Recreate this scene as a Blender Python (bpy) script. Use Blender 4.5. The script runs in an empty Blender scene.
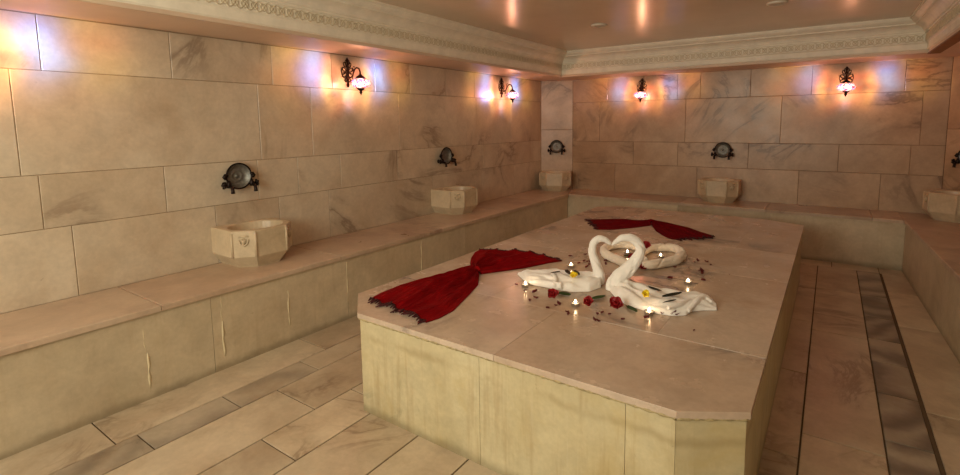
import bpy, math, random
from mathutils import Vector, Matrix, noise
random.seed(7)
S = bpy.context.scene
COL = S.collection
PI = math.pi
# ------------------------------------------------------------------ camera
F_PX = 491.68; YAW = -.5888; PIT = -.1089; ROL = -.0099
CAM = Vector((3.5475, 0, 1.4581)); PPX = 22.47; PPY = -60.25
FW = Vector((math.sin(YAW)*math.cos(PIT), math.cos(YAW)*math.cos(PIT), math.sin(PIT)))
_r = Vector((math.cos(YAW), -math.sin(YAW), 0)); _u = _r.cross(FW)
RI = _r*math.cos(ROL) + _u*math.sin(ROL); UP = RI.cross(FW)
cd = bpy.data.cameras.new('camera'); cam = bpy.data.objects.new('camera', cd); COL.objects.link(cam)
cd.sensor_width = 36; cd.lens = F_PX/960*36; cd.shift_x = -PPX/960; cd.shift_y = PPY/960; cd.clip_start = .05
m = Matrix.Identity(4)
for i in range(3):
    m[i][0] = RI[i]; m[i][1] = UP[i]; m[i][2] = -FW[i]; m[i][3] = CAM[i]
cam.matrix_world = m
S.camera = cam

ZS = .5222      # top of the platform
ZB = .5         # top of the benches
D = 6.5177      # back wall
RX = 4.86       # right wall
ZC = 2.373; ZT = 2.0623

def ray(x, y):
    return RI*((x-480-PPX)/F_PX) - UP*((y-237.5-PPY)/F_PX) + FW
def at(x, y, z=ZS):                       # the point at height z that a spot of the photograph shows
    d = ray(x, y); return CAM + d*((z-CAM.z)/d.z)
def on_plane(x, y, p, n):
    d = ray(x, y); n = Vector(n); return CAM + d*((Vector(p)-CAM).dot(n)/d.dot(n))

def lin(c):
    return tuple(((v/255)/12.92 if v/255 <= .04045 else ((v/255+.055)/1.055)**2.4) for v in c) + (1,)

# ------------------------------------------------------------------ mesh builder
class MB:
    def __init__(s): s.v = []; s.f = []; s.m = []; s.sm = []; s.t = []
    def add(s, vs, fs, mi=0, smooth=False, tv=(.5,.5,.5,0)):
        b = len(s.v); s.v += [tuple(v) for v in vs]
        for f in fs:
            s.f.append([b+i for i in f]); s.m.append(mi); s.sm.append(smooth); s.t.append(tv)
    def box(s, a, b, **k):
        x0,y0,z0 = a; x1,y1,z1 = b
        s.add([(x0,y0,z0),(x1,y0,z0),(x1,y1,z0),(x0,y1,z0),(x0,y0,z1),(x1,y0,z1),(x1,y1,z1),(x0,y1,z1)],
              [(0,3,2,1),(4,5,6,7),(0,1,5,4),(1,2,6,5),(2,3,7,6),(3,0,4,7)], **k)
    def prism(s, poly, z0, z1, bev=0, **k):          # poly counter-clockwise; top edge bevelled
        n = len(poly); c = Vector((sum(p[0] for p in poly)/n, sum(p[1] for p in poly)/n))
        rings = [(0, z0), (0, z1-bev)]
        if bev: rings += [(bev*.3, z1-bev*.3), (bev, z1)]
        vs = []
        for ins, z in rings:
            for i in range(n):
                p = Vector(poly[i][:2]); a = Vector(poly[i-1][:2]); b = Vector(poly[(i+1)%n][:2])
                d1 = (p-a).normalized(); d2 = (b-p).normalized()
                n1 = Vector((-d1.y, d1.x)); n2 = Vector((-d2.y, d2.x))
                q = p + (n1+n2)/(1+n1.dot(n2))*ins
                vs.append((q.x, q.y, z))
        fs = [tuple(range(n-1,-1,-1)), tuple(range((len(rings)-1)*n, len(rings)*n))]
        for r in range(len(rings)-1):
            for i in range(n):
                j = (i+1)%n; fs.append((r*n+i, r*n+j, (r+1)*n+j, (r+1)*n+i))
        s.add(vs, fs, **k)
    def tube(s, pts, rad, seg=8, squash=None, caps=True, **k):
        pts = [Vector(p) for p in pts]; n = len(pts)
        if not hasattr(rad, '__len__'): rad = [rad]*n
        t0 = (pts[1]-pts[0]).normalized()
        up = Vector((0,0,1)) if abs(t0.z) < .9 else Vector((1,0,0))
        nr = (up - t0*up.dot(t0)).normalized(); vs = []
        for i in range(n):
            t = (pts[min(i+1,n-1)]-pts[max(i-1,0)]).normalized()
            nr = (nr - t*nr.dot(t)).normalized(); bn = t.cross(nr)
            for j in range(seg):
                a = 2*PI*j/seg; sq = squash or 1
                vs.append(pts[i] + nr*math.cos(a)*rad[i] + bn*math.sin(a)*rad[i]*sq)
        fs = [(i*seg+j, i*seg+(j+1)%seg, (i+1)*seg+(j+1)%seg, (i+1)*seg+j) for i in range(n-1) for j in range(seg)]
        if caps: fs += [tuple(range(seg-1,-1,-1)), tuple(range((n-1)*seg, n*seg))]
        k.setdefault('smooth', True); s.add(vs, fs, **k)
    def lathe(s, prof, seg=24, M=None, fn=None, **k):  # prof: (r,z); rotates about z; M places it
        vs = []
        for r, z in prof:
            for j in range(seg):
                a = 2*PI*j/seg; rr = r*(fn(a, z) if fn else 1)
                p = Vector((rr*math.cos(a), rr*math.sin(a), z)); vs.append(M @ p if M else p)
        n = len(prof)
        fs = [(i*seg+j, i*seg+(j+1)%seg, (i+1)*seg+(j+1)%seg, (i+1)*seg+j) for i in range(n-1) for j in range(seg)]
        if prof[0][0] > 1e-6: fs.append(tuple(range(seg-1,-1,-1)))
        if prof[-1][0] > 1e-6: fs.append(tuple(range((n-1)*seg, n*seg)))
        k.setdefault('smooth', True); s.add(vs, fs, **k)
    def build(s, name, mats, parent=None):
        me = bpy.data.meshes.new(name); me.from_pydata(s.v, [], s.f)
        for mt in (mats if isinstance(mats, (list, tuple)) else [mats]): me.materials.append(mt)
        at_ = me.color_attributes.new('tv', 'FLOAT_COLOR', 'CORNER'); i = 0
        for p in me.polygons:
            p.material_index = s.m[p.index]; p.use_smooth = s.sm[p.index]
            for _ in p.vertices: at_.data[i].color = s.t[p.index]; i += 1
        me.validate(); o = bpy.data.objects.new(name, me); COL.objects.link(o)
        if parent: o.parent = parent
        return o

def tag(o, label=None, cat=None, group=None, kind=None):
    if label: o['label'] = label
    if cat: o['category'] = cat
    if group: o['group'] = group
    if kind: o['kind'] = kind
    return o
def empty(name, loc=(0,0,0), rz=0):
    o = bpy.data.objects.new(name, None); COL.objects.link(o); o.location = loc; o.rotation_euler = (0,0,rz)
    o.empty_display_size = .05; return o
def copy_tree(o, parent=None):
    c = o.copy(); COL.objects.link(c)
    if parent: c.parent = parent
    for ch in [x for x in COL.objects if x.parent == o]: copy_tree(ch, c)
    return c

# ------------------------------------------------------------------ materials
class NT:
    def __init__(s, name):
        s.mat = bpy.data.materials.new(name); s.mat.use_nodes = True; s.t = s.mat.node_tree
        s.b = s.t.nodes['Principled BSDF']
    def n(s, kind, **k):
        x = s.t.nodes.new('ShaderNode'+kind)
        for a, v in k.items(): setattr(x, a, v)
        return x
    def l(s, a, b): s.t.links.new(a, b)
    def val(s, sock, v):
        if hasattr(v, 'is_output') or isinstance(v, bpy.types.NodeSocket): s.l(v, sock)
        else: sock.default_value = v
    def math(s, op, a, b=0., c=None, clamp=False):
        x = s.n('Math', operation=op, use_clamp=clamp); s.val(x.inputs[0], a); s.val(x.inputs[1], b)
        if c is not None: s.val(x.inputs[2], c)
        return x.outputs[0]
    def vmath(s, op, a, b):
        x = s.n('VectorMath', operation=op); s.val(x.inputs[0], a); s.val(x.inputs[1], b); return x.outputs[0]
    def mix(s, f, a, b, blend='MIX'):
        x = s.n('Mix', data_type='RGBA', blend_type=blend)
        s.val(x.inputs[0], f); s.val(x.inputs[6], a); s.val(x.inputs[7], b); return x.outputs[2]
    def noise(s, vec, scale, detail=4, rough=.5, dist=0.):
        x = s.n('TexNoise'); s.val(x.inputs['Vector'], vec); x.inputs['Scale'].default_value = scale
        x.inputs['Detail'].default_value = detail; x.inputs['Roughness'].default_value = rough
        x.inputs['Distortion'].default_value = dist; return x.outputs[0]
    def maprange(s, v, a, b, c=0., d=1.):
        x = s.n('MapRange', interpolation_type='SMOOTHSTEP'); s.val(x.inputs[0], v)
        for i, q in enumerate((a,b,c,d)): x.inputs[i+1].default_value = q
        return x.outputs[0]
    def bump(s, h, st=.2, dist=.01):
        x = s.n('Bump'); x.inputs['Strength'].default_value = st; x.inputs['Distance'].default_value = dist
        s.l(h, x.inputs['Height']); s.l(x.outputs[0], s.b.inputs['Normal'])

def marble(name, c1, c2, vein=(120,105,90), vs=.5, rough=.3, scale=1.6, var=.25, stretch=(1,1,1), stain=None, stain_amt=0., streaks=0., bump=.12, dirt_z=None):
    N = NT(name); tc = N.n('TexCoord').outputs['Object']
    atr = N.n('Attribute', attribute_name='tv'); tv = atr.outputs['Color']; grey = atr.outputs['Alpha']
    off = N.vmath('MULTIPLY', tv, (17, 23, 31)); p = N.vmath('ADD', tc, off)
    sep = N.n('SeparateColor'); N.l(tv, sep.inputs[0])
    rot = N.n('VectorRotate', rotation_type='EULER_XYZ'); N.l(p, rot.inputs['Vector'])
    ang = N.n('CombineXYZ'); N.l(N.math('MULTIPLY', sep.outputs[1], 2.4), ang.inputs[0]); N.l(N.math('MULTIPLY', sep.outputs[2], 2.0), ang.inputs[1]); N.l(N.math('MULTIPLY', sep.outputs[0], 2.4), ang.inputs[2])
    N.l(ang.outputs[0], rot.inputs['Rotation'])
    q = N.vmath('MULTIPLY', rot.outputs[0], stretch)
    big = N.noise(q, scale, 5, .55, .6)
    base = N.mix(N.maprange(big, .3, .7), lin(c1), lin(c2))
    # veins: thin ridges of a distorted noise, only inside large patches
    qs = N.vmath('MULTIPLY', q, (1, .35, 1))
    v1 = N.noise(qs, scale*1.5, 7, .6, 1.1)
    ridge = N.math('ABSOLUTE', N.math('SUBTRACT', v1, .5))
    rl = N.maprange(ridge, 0, .035, 1, 0)
    soft = N.maprange(ridge, 0, .12, 1, 0)
    mask = N.maprange(N.noise(p, scale*.9, 2), .48, .68)
    vv = N.math('MULTIPLY', N.math('ADD', N.math('MULTIPLY', rl, .55), N.math('MULTIPLY', soft, .4)), mask)
    col = N.mix(N.math('MULTIPLY', vv, vs), base, lin(vein))
    # grey striped slabs
    w = N.n('TexWave', wave_type='BANDS', bands_direction='DIAGONAL'); N.l(q, w.inputs['Vector'])
    w.inputs['Scale'].default_value = 1.7; w.inputs['Distortion'].default_value = 7; w.inputs['Detail'].default_value = 5
    w.inputs['Detail Scale'].default_value = 1.3
    gc = N.mix(w.outputs[0], lin((104,96,86)), lin((164,152,134)))
    col = N.mix(grey, col, gc)
    br = N.math('ADD', N.math('MULTIPLY', sep.outputs[0], var), 1-var/2)
    col = N.mix(1., col, br, 'MULTIPLY')
    mot = N.noise(tc, 7.5, 6, .68, .3)
    col = N.mix(1., col, N.maprange(mot, .25, .72, .88, 1.05), 'MULTIPLY')
    pit = N.maprange(N.noise(tc, 16, 5, .7), .66, .74)
    col = N.mix(N.math('MULTIPLY', N.math('MULTIPLY', pit, N.maprange(N.noise(tc, 2.1, 2), .5, .62)), .4), col, lin((118,92,66)))
    fine = N.noise(tc, 40, 4, .6)
    col = N.mix(1., col, N.maprange(fine, .2, .8, .93, 1.04), 'MULTIPLY')
    if stain:
        st = N.maprange(N.noise(tc, 3.2, 6, .65, .4), .48, .72)
        col = N.mix(N.math('MULTIPLY', st, stain_amt), col, lin(stain))
    if streaks:
        sv = N.vmath('MULTIPLY', tc, (14, 14, 1.1))
        sk = N.maprange(N.noise(sv, 1.6, 5, .6, .3), .5, .72)
        col = N.mix(N.math('MULTIPLY', sk, streaks), col, lin((150,118,72)))
        sk2 = N.maprange(N.noise(N.vmath('ADD', sv, (9,4,2)), 2.2, 4), .62, .76)
        col = N.mix(N.math('MULTIPLY', sk2, streaks*.7), col, lin((214,205,176)))
    if dirt_z:                                        # limescale and grime along the foot
        xyz = N.n('SeparateXYZ'); N.l(tc, xyz.inputs[0])
        wob = N.math('ADD', xyz.outputs[2], N.math('MULTIPLY', N.noise(tc, 9, 4), -.05))
        dz = N.maprange(wob, dirt_z[0]-.02, dirt_z[0]+.035, 1, 0)
        col = N.mix(N.math('MULTIPLY', dz, .45), col, lin((92,78,52)))
        dt = N.maprange(N.math('ABSOLUTE', N.math('SUBTRACT', N.math('ADD', wob, .025), dirt_z[1])), .0, .03, 1, 0)
        dt = N.math('MULTIPLY', dt, N.maprange(N.noise(tc, 4, 4, .6), .42, .6))
        col = N.mix(N.math('MULTIPLY', dt, dirt_z[2]), col, lin((146,124,82)))
    N.l(col, N.b.inputs['Base Color'])
    rg = N.math('ADD', N.math('MULTIPLY', N.noise(tc, 5, 5, .6), .22), rough-.11)
    N.l(rg, N.b.inputs['Roughness']); N.b.inputs['Specular IOR Level'].default_value = .5
    N.bump(N.noise(tc, 22, 6, .6), bump, .006)
    return N.mat

def plain(name, c, rough=.6, metal=0., bump=None, var=.12, vscale=6., coat=0., sheen=0., spec=.5):
    N = NT(name); tc = N.n('TexCoord').outputs['Object']
    f = N.maprange(N.noise(tc, vscale, 4, .6), .25, .75, 1-var, 1+var)
    N.l(N.mix(1., lin(c), f, 'MULTIPLY'), N.b.inputs['Base Color'])
    N.b.inputs['Roughness'].default_value = rough; N.b.inputs['Metallic'].default_value = metal
    N.b.inputs['Coat Weight'].default_value = coat; N.b.inputs['Sheen Weight'].default_value = sheen
    N.b.inputs['Specular IOR Level'].default_value = spec
    if bump: N.bump(N.noise(tc, bump[0], 4, .6), bump[1], bump[2])
    return N.mat

M = {}
M['wall_shaded'] = marble('wall_marble_shaded', (190,164,134), (172,143,112), vein=(98,76,56), vs=.75, rough=.33, scale=1.2, var=.12, stain=(146,112,78), stain_amt=.25)  # browner, darkened copy of wall marble; the back's dimmer light is in its colour
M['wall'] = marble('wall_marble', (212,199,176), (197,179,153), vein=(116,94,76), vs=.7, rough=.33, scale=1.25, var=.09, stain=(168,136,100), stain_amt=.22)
M['grout'] = plain('grout', (146,126,100), .9)
M['grout_shaded'] = plain('wall_grout_shaded', (122,98,74), .9)  # grout darkened to go with the shade painted into that marble
M['floor'] = marble('floor_marble', (204,188,162), (184,164,138), vein=(120,98,76), vs=.7, rough=.36, scale=2.0, var=.28, stain=(140,112,80), stain_amt=.35)
M['bench_top'] = marble('bench_top_marble', (198,176,152), (182,156,132), vein=(130,98,80), vs=.5, rough=.32, scale=1.8, var=.2)
M['bench_front'] = marble('bench_front_marble', (206,191,162), (190,173,144), vein=(150,130,96), vs=.3, rough=.42, scale=1.6, var=.14, streaks=.12, stain=(168,150,112), stain_amt=.25, dirt_z=(.0,.46,.3))
M['slab_top'] = marble('platform_top_marble', (204,186,166), (188,166,144), vein=(98,92,90), vs=.85, rough=.25, scale=1.15, var=.1, stain=(176,146,118), stain_amt=.4, bump=.05)
M['slab_side'] = marble('platform_side_marble', (210,199,162), (194,180,140), vein=(126,124,100), vs=.4, rough=.45, scale=1.5, var=.06, streaks=.3, stain=(186,164,108), stain_amt=.5, dirt_z=(.0,.405,.4))
M['basin'] = marble('basin_marble', (210,194,164), (194,176,144), vein=(160,140,112), vs=.35, rough=.35, scale=3, var=.1)
M['plaster'] = plain('cornice_plaster', (240,234,216), .5, var=.07, vscale=9, bump=(30,.1,.004))
M['soffit'] = plain('soffit_paint', (214,190,166), .45, var=.08, vscale=3)
M['relief'] = plain('relief_plaster', (216,204,176), .6, var=.15, vscale=30)
M['ceil'] = plain('ceiling_paint', (216,198,174), .24, var=.05, vscale=2, bump=(60,.12,.002))
M['wood'] = plain('brown_trim', (122,78,34), .55, var=.2, vscale=8)
M['bronze'] = plain('dark_bronze', (58,34,24), .38, .85, var=.3, vscale=50)
M['iron'] = plain('dark_tap_metal', (34,24,20), .35, .7, var=.3, vscale=60)
M['silver'] = plain('silver_bowl_metal', (132,132,126), .5, .7, var=.25, vscale=40)
M['tin'] = plain('candle_tin', (200,200,200), .25, 1., var=.05)
M['wax'] = plain('candle_wax', (240,232,214), .5)
M['towel'] = plain('white_terry', (248,245,238), .9, var=.03, vscale=60, bump=(420,.5,.003), sheen=.3, spec=.1)
M['towel2'] = plain('cream_terry', (238,228,210), .9, var=.05, vscale=60, bump=(420,.5,.003), sheen=.3, spec=.1)
M['petal'] = plain('dark_red_petal', (98,6,10), .6, var=.25, vscale=60)
M['flower'] = plain('red_flower', (150,3,14), .55, var=.25, vscale=60)
M['yellow'] = plain('yellow_flower', (255,226,40), .6, var=.12, vscale=80)
M['ycore'] = plain('flower_heart', (226,160,14), .6)
M['leaf'] = plain('green_leaf', (52,74,26), .6, var=.25, vscale=60, spec=.2)
M['dleaf'] = plain('dark_leaf', (34,36,20), .6, var=.3, vscale=60, spec=.2)
M['lime'] = plain('limescale', (212,198,162), .5, var=.1, vscale=30)
M['crust'] = plain('mortar_crust', (166,150,110), .8, var=.3, vscale=60)
M['floor_grout'] = plain('floor_grout', (92,74,52), .9)
M['white'] = plain('white_plastic', (214,206,190), .4)

def cloth_mat(name, c, c2):
    N = NT(name); tc = N.n('TexCoord').outputs['UV']; ob = N.n('TexCoord').outputs['Object']
    sx = N.n('SeparateXYZ'); N.l(tc, sx.inputs[0])
    w = N.n('TexWave', wave_type='BANDS', bands_direction='X'); N.l(tc, w.inputs['Vector']); w.inputs['Scale'].default_value = 18
    w.inputs['Distortion'].default_value = 2.5; w.inputs['Detail Scale'].default_value = 3
    f = N.math('MULTIPLY', w.outputs[0], N.maprange(N.noise(ob, 14, 4), .4, .7))
    col = N.mix(f, lin(c), lin(c2)); N.l(col, N.b.inputs['Base Color'])
    N.b.inputs['Roughness'].default_value = .95; N.b.inputs['Specular IOR Level'].default_value = .08
    wr = N.noise(N.vmath('MULTIPLY', tc, (15, 2.2, 1)), 1., 4, .6, .5)
    b1 = N.n('Bump'); b1.inputs['Strength'].default_value = 1.; b1.inputs['Distance'].default_value = .035; N.l(wr, b1.inputs['Height'])
    b2 = N.n('Bump'); b2.inputs['Strength'].default_value = .4; b2.inputs['Distance'].default_value = .004
    N.l(N.noise(ob, 260, 3, .6), b2.inputs['Height']); N.l(b1.outputs[0], b2.inputs['Normal']); N.l(b2.outputs[0], N.b.inputs['Normal']); return N.mat
M['red'] = cloth_mat('red_cloth', (122,3,8), (150,12,14))
M['red2'] = cloth_mat('deep_red_cloth', (104,2,12), (120,8,16))
M['fringe'] = plain('dark_fringe', (62,8,10), .9, var=.3, vscale=60)

def emit_mat(name, c, st):
    N = NT(name); N.b.inputs['Emission Color'].default_value = lin(c); N.b.inputs['Emission Strength'].default_value = st
    N.b.inputs['Base Color'].default_value = lin(c); return N.mat
M['flame'] = emit_mat('candle_flame', (255,232,200), 14)

def globe_mat():
    N = NT('mosaic_glass'); tc = N.n('TexCoord').outputs['Object']
    v = N.n('TexVoronoi'); v.inputs['Scale'].default_value = 58; N.l(tc, v.inputs['Vector'])
    e = N.n('TexVoronoi', feature='DISTANCE_TO_EDGE'); e.inputs['Scale'].default_value = 58; N.l(tc, e.inputs['Vector'])
    sp = N.n('SeparateColor'); N.l(v.outputs['Color'], sp.inputs[0])
    xyz = N.n('SeparateXYZ'); N.l(tc, xyz.inputs[0])
    c = N.mix(N.math('GREATER_THAN', sp.outputs[0], .62), lin((255,226,214)), lin((235,60,70)))
    c = N.mix(N.math('GREATER_THAN', sp.outputs[1], .84), c, lin((120,150,255)))
    c = N.mix(N.maprange(e.outputs['Distance'], .0, .12, 1, 0), c, lin((120,40,40)))
    lw = N.n('LayerWeight'); lw.inputs[0].default_value = .5
    core = N.maprange(lw.outputs['Facing'], .1, .75, 1, 0)
    em = N.n('Emission'); N.l(c, em.inputs['Color']); N.l(N.math('ADD', N.math('MULTIPLY', core, 1.5), .55), em.inputs['Strength'])
    tr = N.n('BsdfTransparent'); gl = N.n('BsdfGlossy'); gl.inputs['Roughness'].default_value = .1
    N.l(N.mix(.6, (1,1,1,1), c), tr.inputs['Color'])
    a = N.n('AddShader'); N.l(em.outputs[0], a.inputs[0]); N.l(tr.outputs[0], a.inputs[1])
    mx = N.n('MixShader'); mx.inputs[0].default_value = .06; N.l(a.outputs[0], mx.inputs[1]); N.l(gl.outputs[0], mx.inputs[2])
    N.l(mx.outputs[0], N.t.nodes['Material Output'].inputs['Surface']); return N.mat
M['globe'] = globe_mat()

# ------------------------------------------------------------------ tiled surfaces
def tile(mb, O, U, V, W, u0, u1, v0, v1, gap=.004, bev=.0025, depth=.006, grey=0., quad=None, mi=0):
    g = gap/2; tv = (random.random(), random.random(), random.random(), grey)
    def P(u, v, w): return O + U*u + V*v + W*w
    c = quad or [(u0,v0),(u1,v0),(u1,v1),(u0,v1)]
    sg = [(1,1),(-1,1),(-1,-1),(1,-1)]
    o = [P(c[i][0]+sg[i][0]*g, c[i][1]+sg[i][1]*g, -depth) for i in range(4)]
    m_ = [P(c[i][0]+sg[i][0]*g, c[i][1]+sg[i][1]*g, -bev) for i in range(4)]
    t = [P(c[i][0]+sg[i][0]*(g+bev), c[i][1]+sg[i][1]*(g+bev), 0) for i in range(4)]
    fs = [(8,9,10,11)] + [(i,(i+1)%4,4+(i+1)%4,4+i) for i in range(4)] + [(4+i,4+(i+1)%4,8+(i+1)%4,8+i) for i in range(4)]
    mb.add(o+m_+t, fs, mi=mi, tv=tv)
def tiled_wall(name, A, B, rows, thick=.12, z1=2.1, gap=.0032, ext=0., mat='wall_shaded'):
    """rows: (z0, z1, [joints measured along A->B])"""
    A = Vector((A[0],A[1],0)); B = Vector((B[0],B[1],0)); L = (B-A).length; U = (B-A).normalized(); V = Vector((0,0,1)); W = V.cross(U)
    mb = MB()
    for za, zb_, js in rows:
        j = [0.]+[x for x in js if .02 < x < L-.02]+[L]
        for a, b in zip(j, j[1:]): tile(mb, A, U, V, W, a, b, za, zb_, gap)
    z0 = rows[-1][0]-.05
    def P(u, w, z): q = A+U*u+W*w; return (q.x, q.y, z)
    e = ext; vs = [P(-e,-.004,z0),P(L+e,-.004,z0),P(L+e,-thick,z0),P(-e,-thick,z0),P(-e,-.004,z1),P(L+e,-.004,z1),P(L+e,-thick,z1),P(-e,-thick,z1)]
    mb.add(vs, [(0,3,2,1),(4,5,6,7),(0,1,5,4),(1,2,6,5),(2,3,7,6),(3,0,4,7)], mi=1)
    return tag(mb.build(name, [M[mat], M['grout_shaded' if mat == 'wall_shaded' else 'grout']]), kind='structure')

Y0 = -1.3
zr = [2.075, 1.765, 1.206, .908, .497]
def rows(j1, j2, j3, j4, o=0.):
    return [(zr[i+1], zr[i], [x-o for x in js]) for i, js in enumerate((j1, j2, j3, j4))]
# left wall runs from far to near so that its face looks into the room
PL = Vector((0, 6.344)); PR = Vector((.427, D))
L = 6.344-Y0
def rev(js): return sorted(6.344-j for j in js)
tiled_wall('wall_left', (0, 6.344), (0, Y0), rows(
    rev([-.5,.2,.866,1.498,2.185,2.724,3.2,3.657,4.204,4.73,5.5]), rev([-.4,.738,2.061,2.506,3.487,4.76,5.533]),
    rev([-.6,.1,.805,1.406,2.025,2.356,2.771,3.45,4.889,6.051]), rev([-.5,.25,.922,1.703,2.18,2.638,3.957,4.862,5.6])), mat='wall')
zr = [2.075, 1.742, 1.196, .89, .497]
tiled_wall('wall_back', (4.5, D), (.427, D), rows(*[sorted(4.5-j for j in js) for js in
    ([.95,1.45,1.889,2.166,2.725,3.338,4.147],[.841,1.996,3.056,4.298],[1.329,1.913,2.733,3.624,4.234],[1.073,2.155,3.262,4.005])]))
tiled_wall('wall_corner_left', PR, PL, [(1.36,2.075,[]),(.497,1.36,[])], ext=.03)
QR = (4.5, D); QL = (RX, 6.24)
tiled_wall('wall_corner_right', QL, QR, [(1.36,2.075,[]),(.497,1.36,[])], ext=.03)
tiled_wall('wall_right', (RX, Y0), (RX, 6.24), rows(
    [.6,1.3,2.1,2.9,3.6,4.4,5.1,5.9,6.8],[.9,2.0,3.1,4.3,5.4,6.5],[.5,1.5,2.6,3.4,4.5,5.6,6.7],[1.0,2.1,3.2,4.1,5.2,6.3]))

# ------------------------------------------------------------------ floor
fl = MB(); X = Vector((1,0,0)); Y = Vector((0,1,0)); Zv = Vector((0,0,1)); O = Vector((0,0,0))
strips = [  # x0, x1, joints along y, grey slabs by index
    (.50,.865,[-.3,.772,1.915,3.0,4.1,5.2],()), (.865,1.06,[-.1,.45,.855,1.25,1.72,2.5,3.4,4.4,5.2],(1,2,3,4)),
    (1.06,1.40,[.1,1.45,2.6,3.8,5.0],()), (1.40,1.67,[.35,1.16,1.68,2.6,4.2],()),
    (1.67,2.0,[-.2,.8,1.9,3.9],()), (2.0,2.30,[.1,1.25,2.3,4.2],()), (2.30,2.66,[-.3,.9,2.1,4.0],()), (2.66,3.02,[.4,1.5,3.1],()), (3.02,3.30,[-.2,1.0,2.2,4.2],()),
    (3.30,3.503,[.4,1.45,2.36,3.22,4.107,4.95],()), (3.503,3.822,[.2,1.5,2.575,3.96,5.0],()),
    (3.822,4.0,[-.3,.5,1.1,1.7,2.25,2.72,3.2,3.62,4.0,4.45,5.0],tuple(range(12))), (4.014,4.86,[-.1,.9,2.0,3.10,4.35,5.2],())]
for x0, x1, js, gr in strips:
    j = [Y0]+js+[5.80]
    for i, (a, b) in enumerate(zip(j, j[1:])):
        g = 0.
        if i in gr: g = .95 if x0 > 3 else (.55, .75, .6, .7, .5)[i % 5]
        tile(fl, O, X, Y, Zv, x0, x1, a, b, .007, .002, .008, g)
for a, b in zip([.5,1.4,2.4,3.12,3.62,4.0],[1.4,2.4,3.12,3.62,4.0,4.86]): tile(fl, O, X, Y, Zv, a, b, 5.80, 6.15, .006, .002, .008)
fl.box((-.12,Y0,-.12),(RX+.12,D+.1,-.006), mi=1)
tag(fl.build('floor', [M['floor'], M['floor_grout']]), kind='structure')

# ------------------------------------------------------------------ benches
def bench(label, cat, top_tiles, front_face, top_poly, base_poly, joints_front=()):
    root = empty('marble_bench', (0,0,0)); tag(root, label, cat, 'marble benches along the walls')
    return root
def slab_piece(mb, poly, z0, z1, bev, tv): mb.prism(poly, z0, z1, bev, tv=tv)
def rtv(g=0.): return (random.random(), random.random(), random.random(), g)
ZN = .032
def nosex(y): return .578+.050*(y-.5)/5.5
b = empty('marble_bench'); tag(b, 'long marble bench along the wall with the big blank tiles, two basins standing on it', 'bench', 'marble benches along the walls')
t = MB(); js = [Y0,-.3,1.107,2.274,3.4,4.5,5.3]; ends = js[1:]+[None]
for a, e in zip(js, ends):
    if e is None: poly = [(0,a+.0015),(nosex(a),a+.0015),(nosex(5.986),5.986),(.427,D),(0,6.344)]
    else: poly = [(0,a+.0015),(nosex(a),a+.0015),(nosex(e),e-.0015),(0,e-.0015)]
    t.prism(poly, ZB-ZN, ZB, .006, tv=rtv())
t.build('bench_top', M['bench_top'], b)
t = MB(); js = [Y0,-.2,1.363,2.33,3.134,3.75,4.688,5.295,5.98]
for a, e in zip(js, js[1:]):
    t.prism([(.1,a+.0012),(nosex(a)-.014,a+.0012),(nosex(e)-.014,e-.0012),(.1,e-.0012)], 0, ZB-ZN, 0, tv=rtv())
fr = t.build('bench_front', M['bench_front'], b)
def drips(parent, pts, face):                        # raised limescale runs
    d = MB()
    for (y, z, h, w) in pts:
        n = 7; P = [Vector(face(y+random.uniform(-.003,.003), z-h*i/(n-1))) for i in range(n)]
        R = [w*(.25+.9*abs(math.sin(i*2.1+y*9))*(.4+.6*math.sin(PI*(i+.5)/n))) for i in range(n)]
        d.tube(P, R, 6)
    return d
for run in [(1.02,.40,.14,.0025),(1.03,.26,.20,.0075),(1.42,.46,.16,.003),(1.42,.30,.22,.008),(1.85,.36,.24,.006),(2.33,.44,.3,.005),(3.13,.44,.3,.006)]: drips(b, [run], lambda y, z: (nosex(y)-.015, y, z)).build('limescale_run', M['lime'], b)

b = empty('marble_bench'); tag(b, 'marble bench across the far wall with one basin in the middle', 'bench', 'marble benches along the walls')
def br(y): return 4.1507-.0355*(y-D)
yb = 5.986
t = MB(); js = [nosex(yb),1.35,2.08,2.99,3.93,br(yb)]
for i, (a, e) in enumerate(zip(js, js[1:])):
    if i == 0: poly = [(a+.001,yb),(e-.0015,yb),(e-.0015,D),(.429,D)]
    elif i == 4: poly = [(a+.0015,yb),(e-.001,yb),(e-.001,D),(a+.0015,D)]
    else: poly = [(a+.0015,yb),(e-.0015,yb),(e-.0015,D),(a+.0015,D)]
    t.prism(poly, ZB-ZN, ZB, .006, tv=rtv())
t.build('bench_top', M['bench_top'], b)
t = MB(); js = [.45,1.06,2.06,3.04,4.3]
for a, e in zip(js, js[1:]): t.prism([(a+.0012,yb+.014),(e-.0012,yb+.014),(e-.0012,D-.05),(a+.0012,D-.05)], 0, ZB-ZN, 0, tv=rtv())
t.build('bench_front', M['bench_front'], b)

b = empty('marble_bench'); tag(b, 'shaded marble bench beyond the narrow floor aisle with the dark veined strip', 'bench', 'marble benches along the walls')
t = MB(); js = [Y0,.4,1.6,2.7,3.7,4.85,yb]
for i, (a, e) in enumerate(zip(js, js[1:])):
    if i == 5: poly = [(br(a),a+.0015),(RX,a+.0015),(RX,6.24),(4.5,D),(br(yb),D),(br(yb),yb)]
    else: poly = [(br(a),a+.0015),(RX,a+.0015),(RX,e-.0015),(br(e),e-.0015)]
    t.prism(poly, ZB-ZN, ZB, .006, tv=rtv())
t.build('bench_top', M['bench_top'], b)
t = MB(); js = [Y0,.9,2.1,3.2,4.4,5.99]
for a, e in zip(js, js[1:]): t.prism([(br(a)+.014,a+.0012),(4.78,a+.0012),(4.78,e-.0012),(br(e)+.014,e-.0012)], 0, ZB-ZN, 0, tv=rtv())
t.build('bench_front', M['bench_front'], b)

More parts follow.
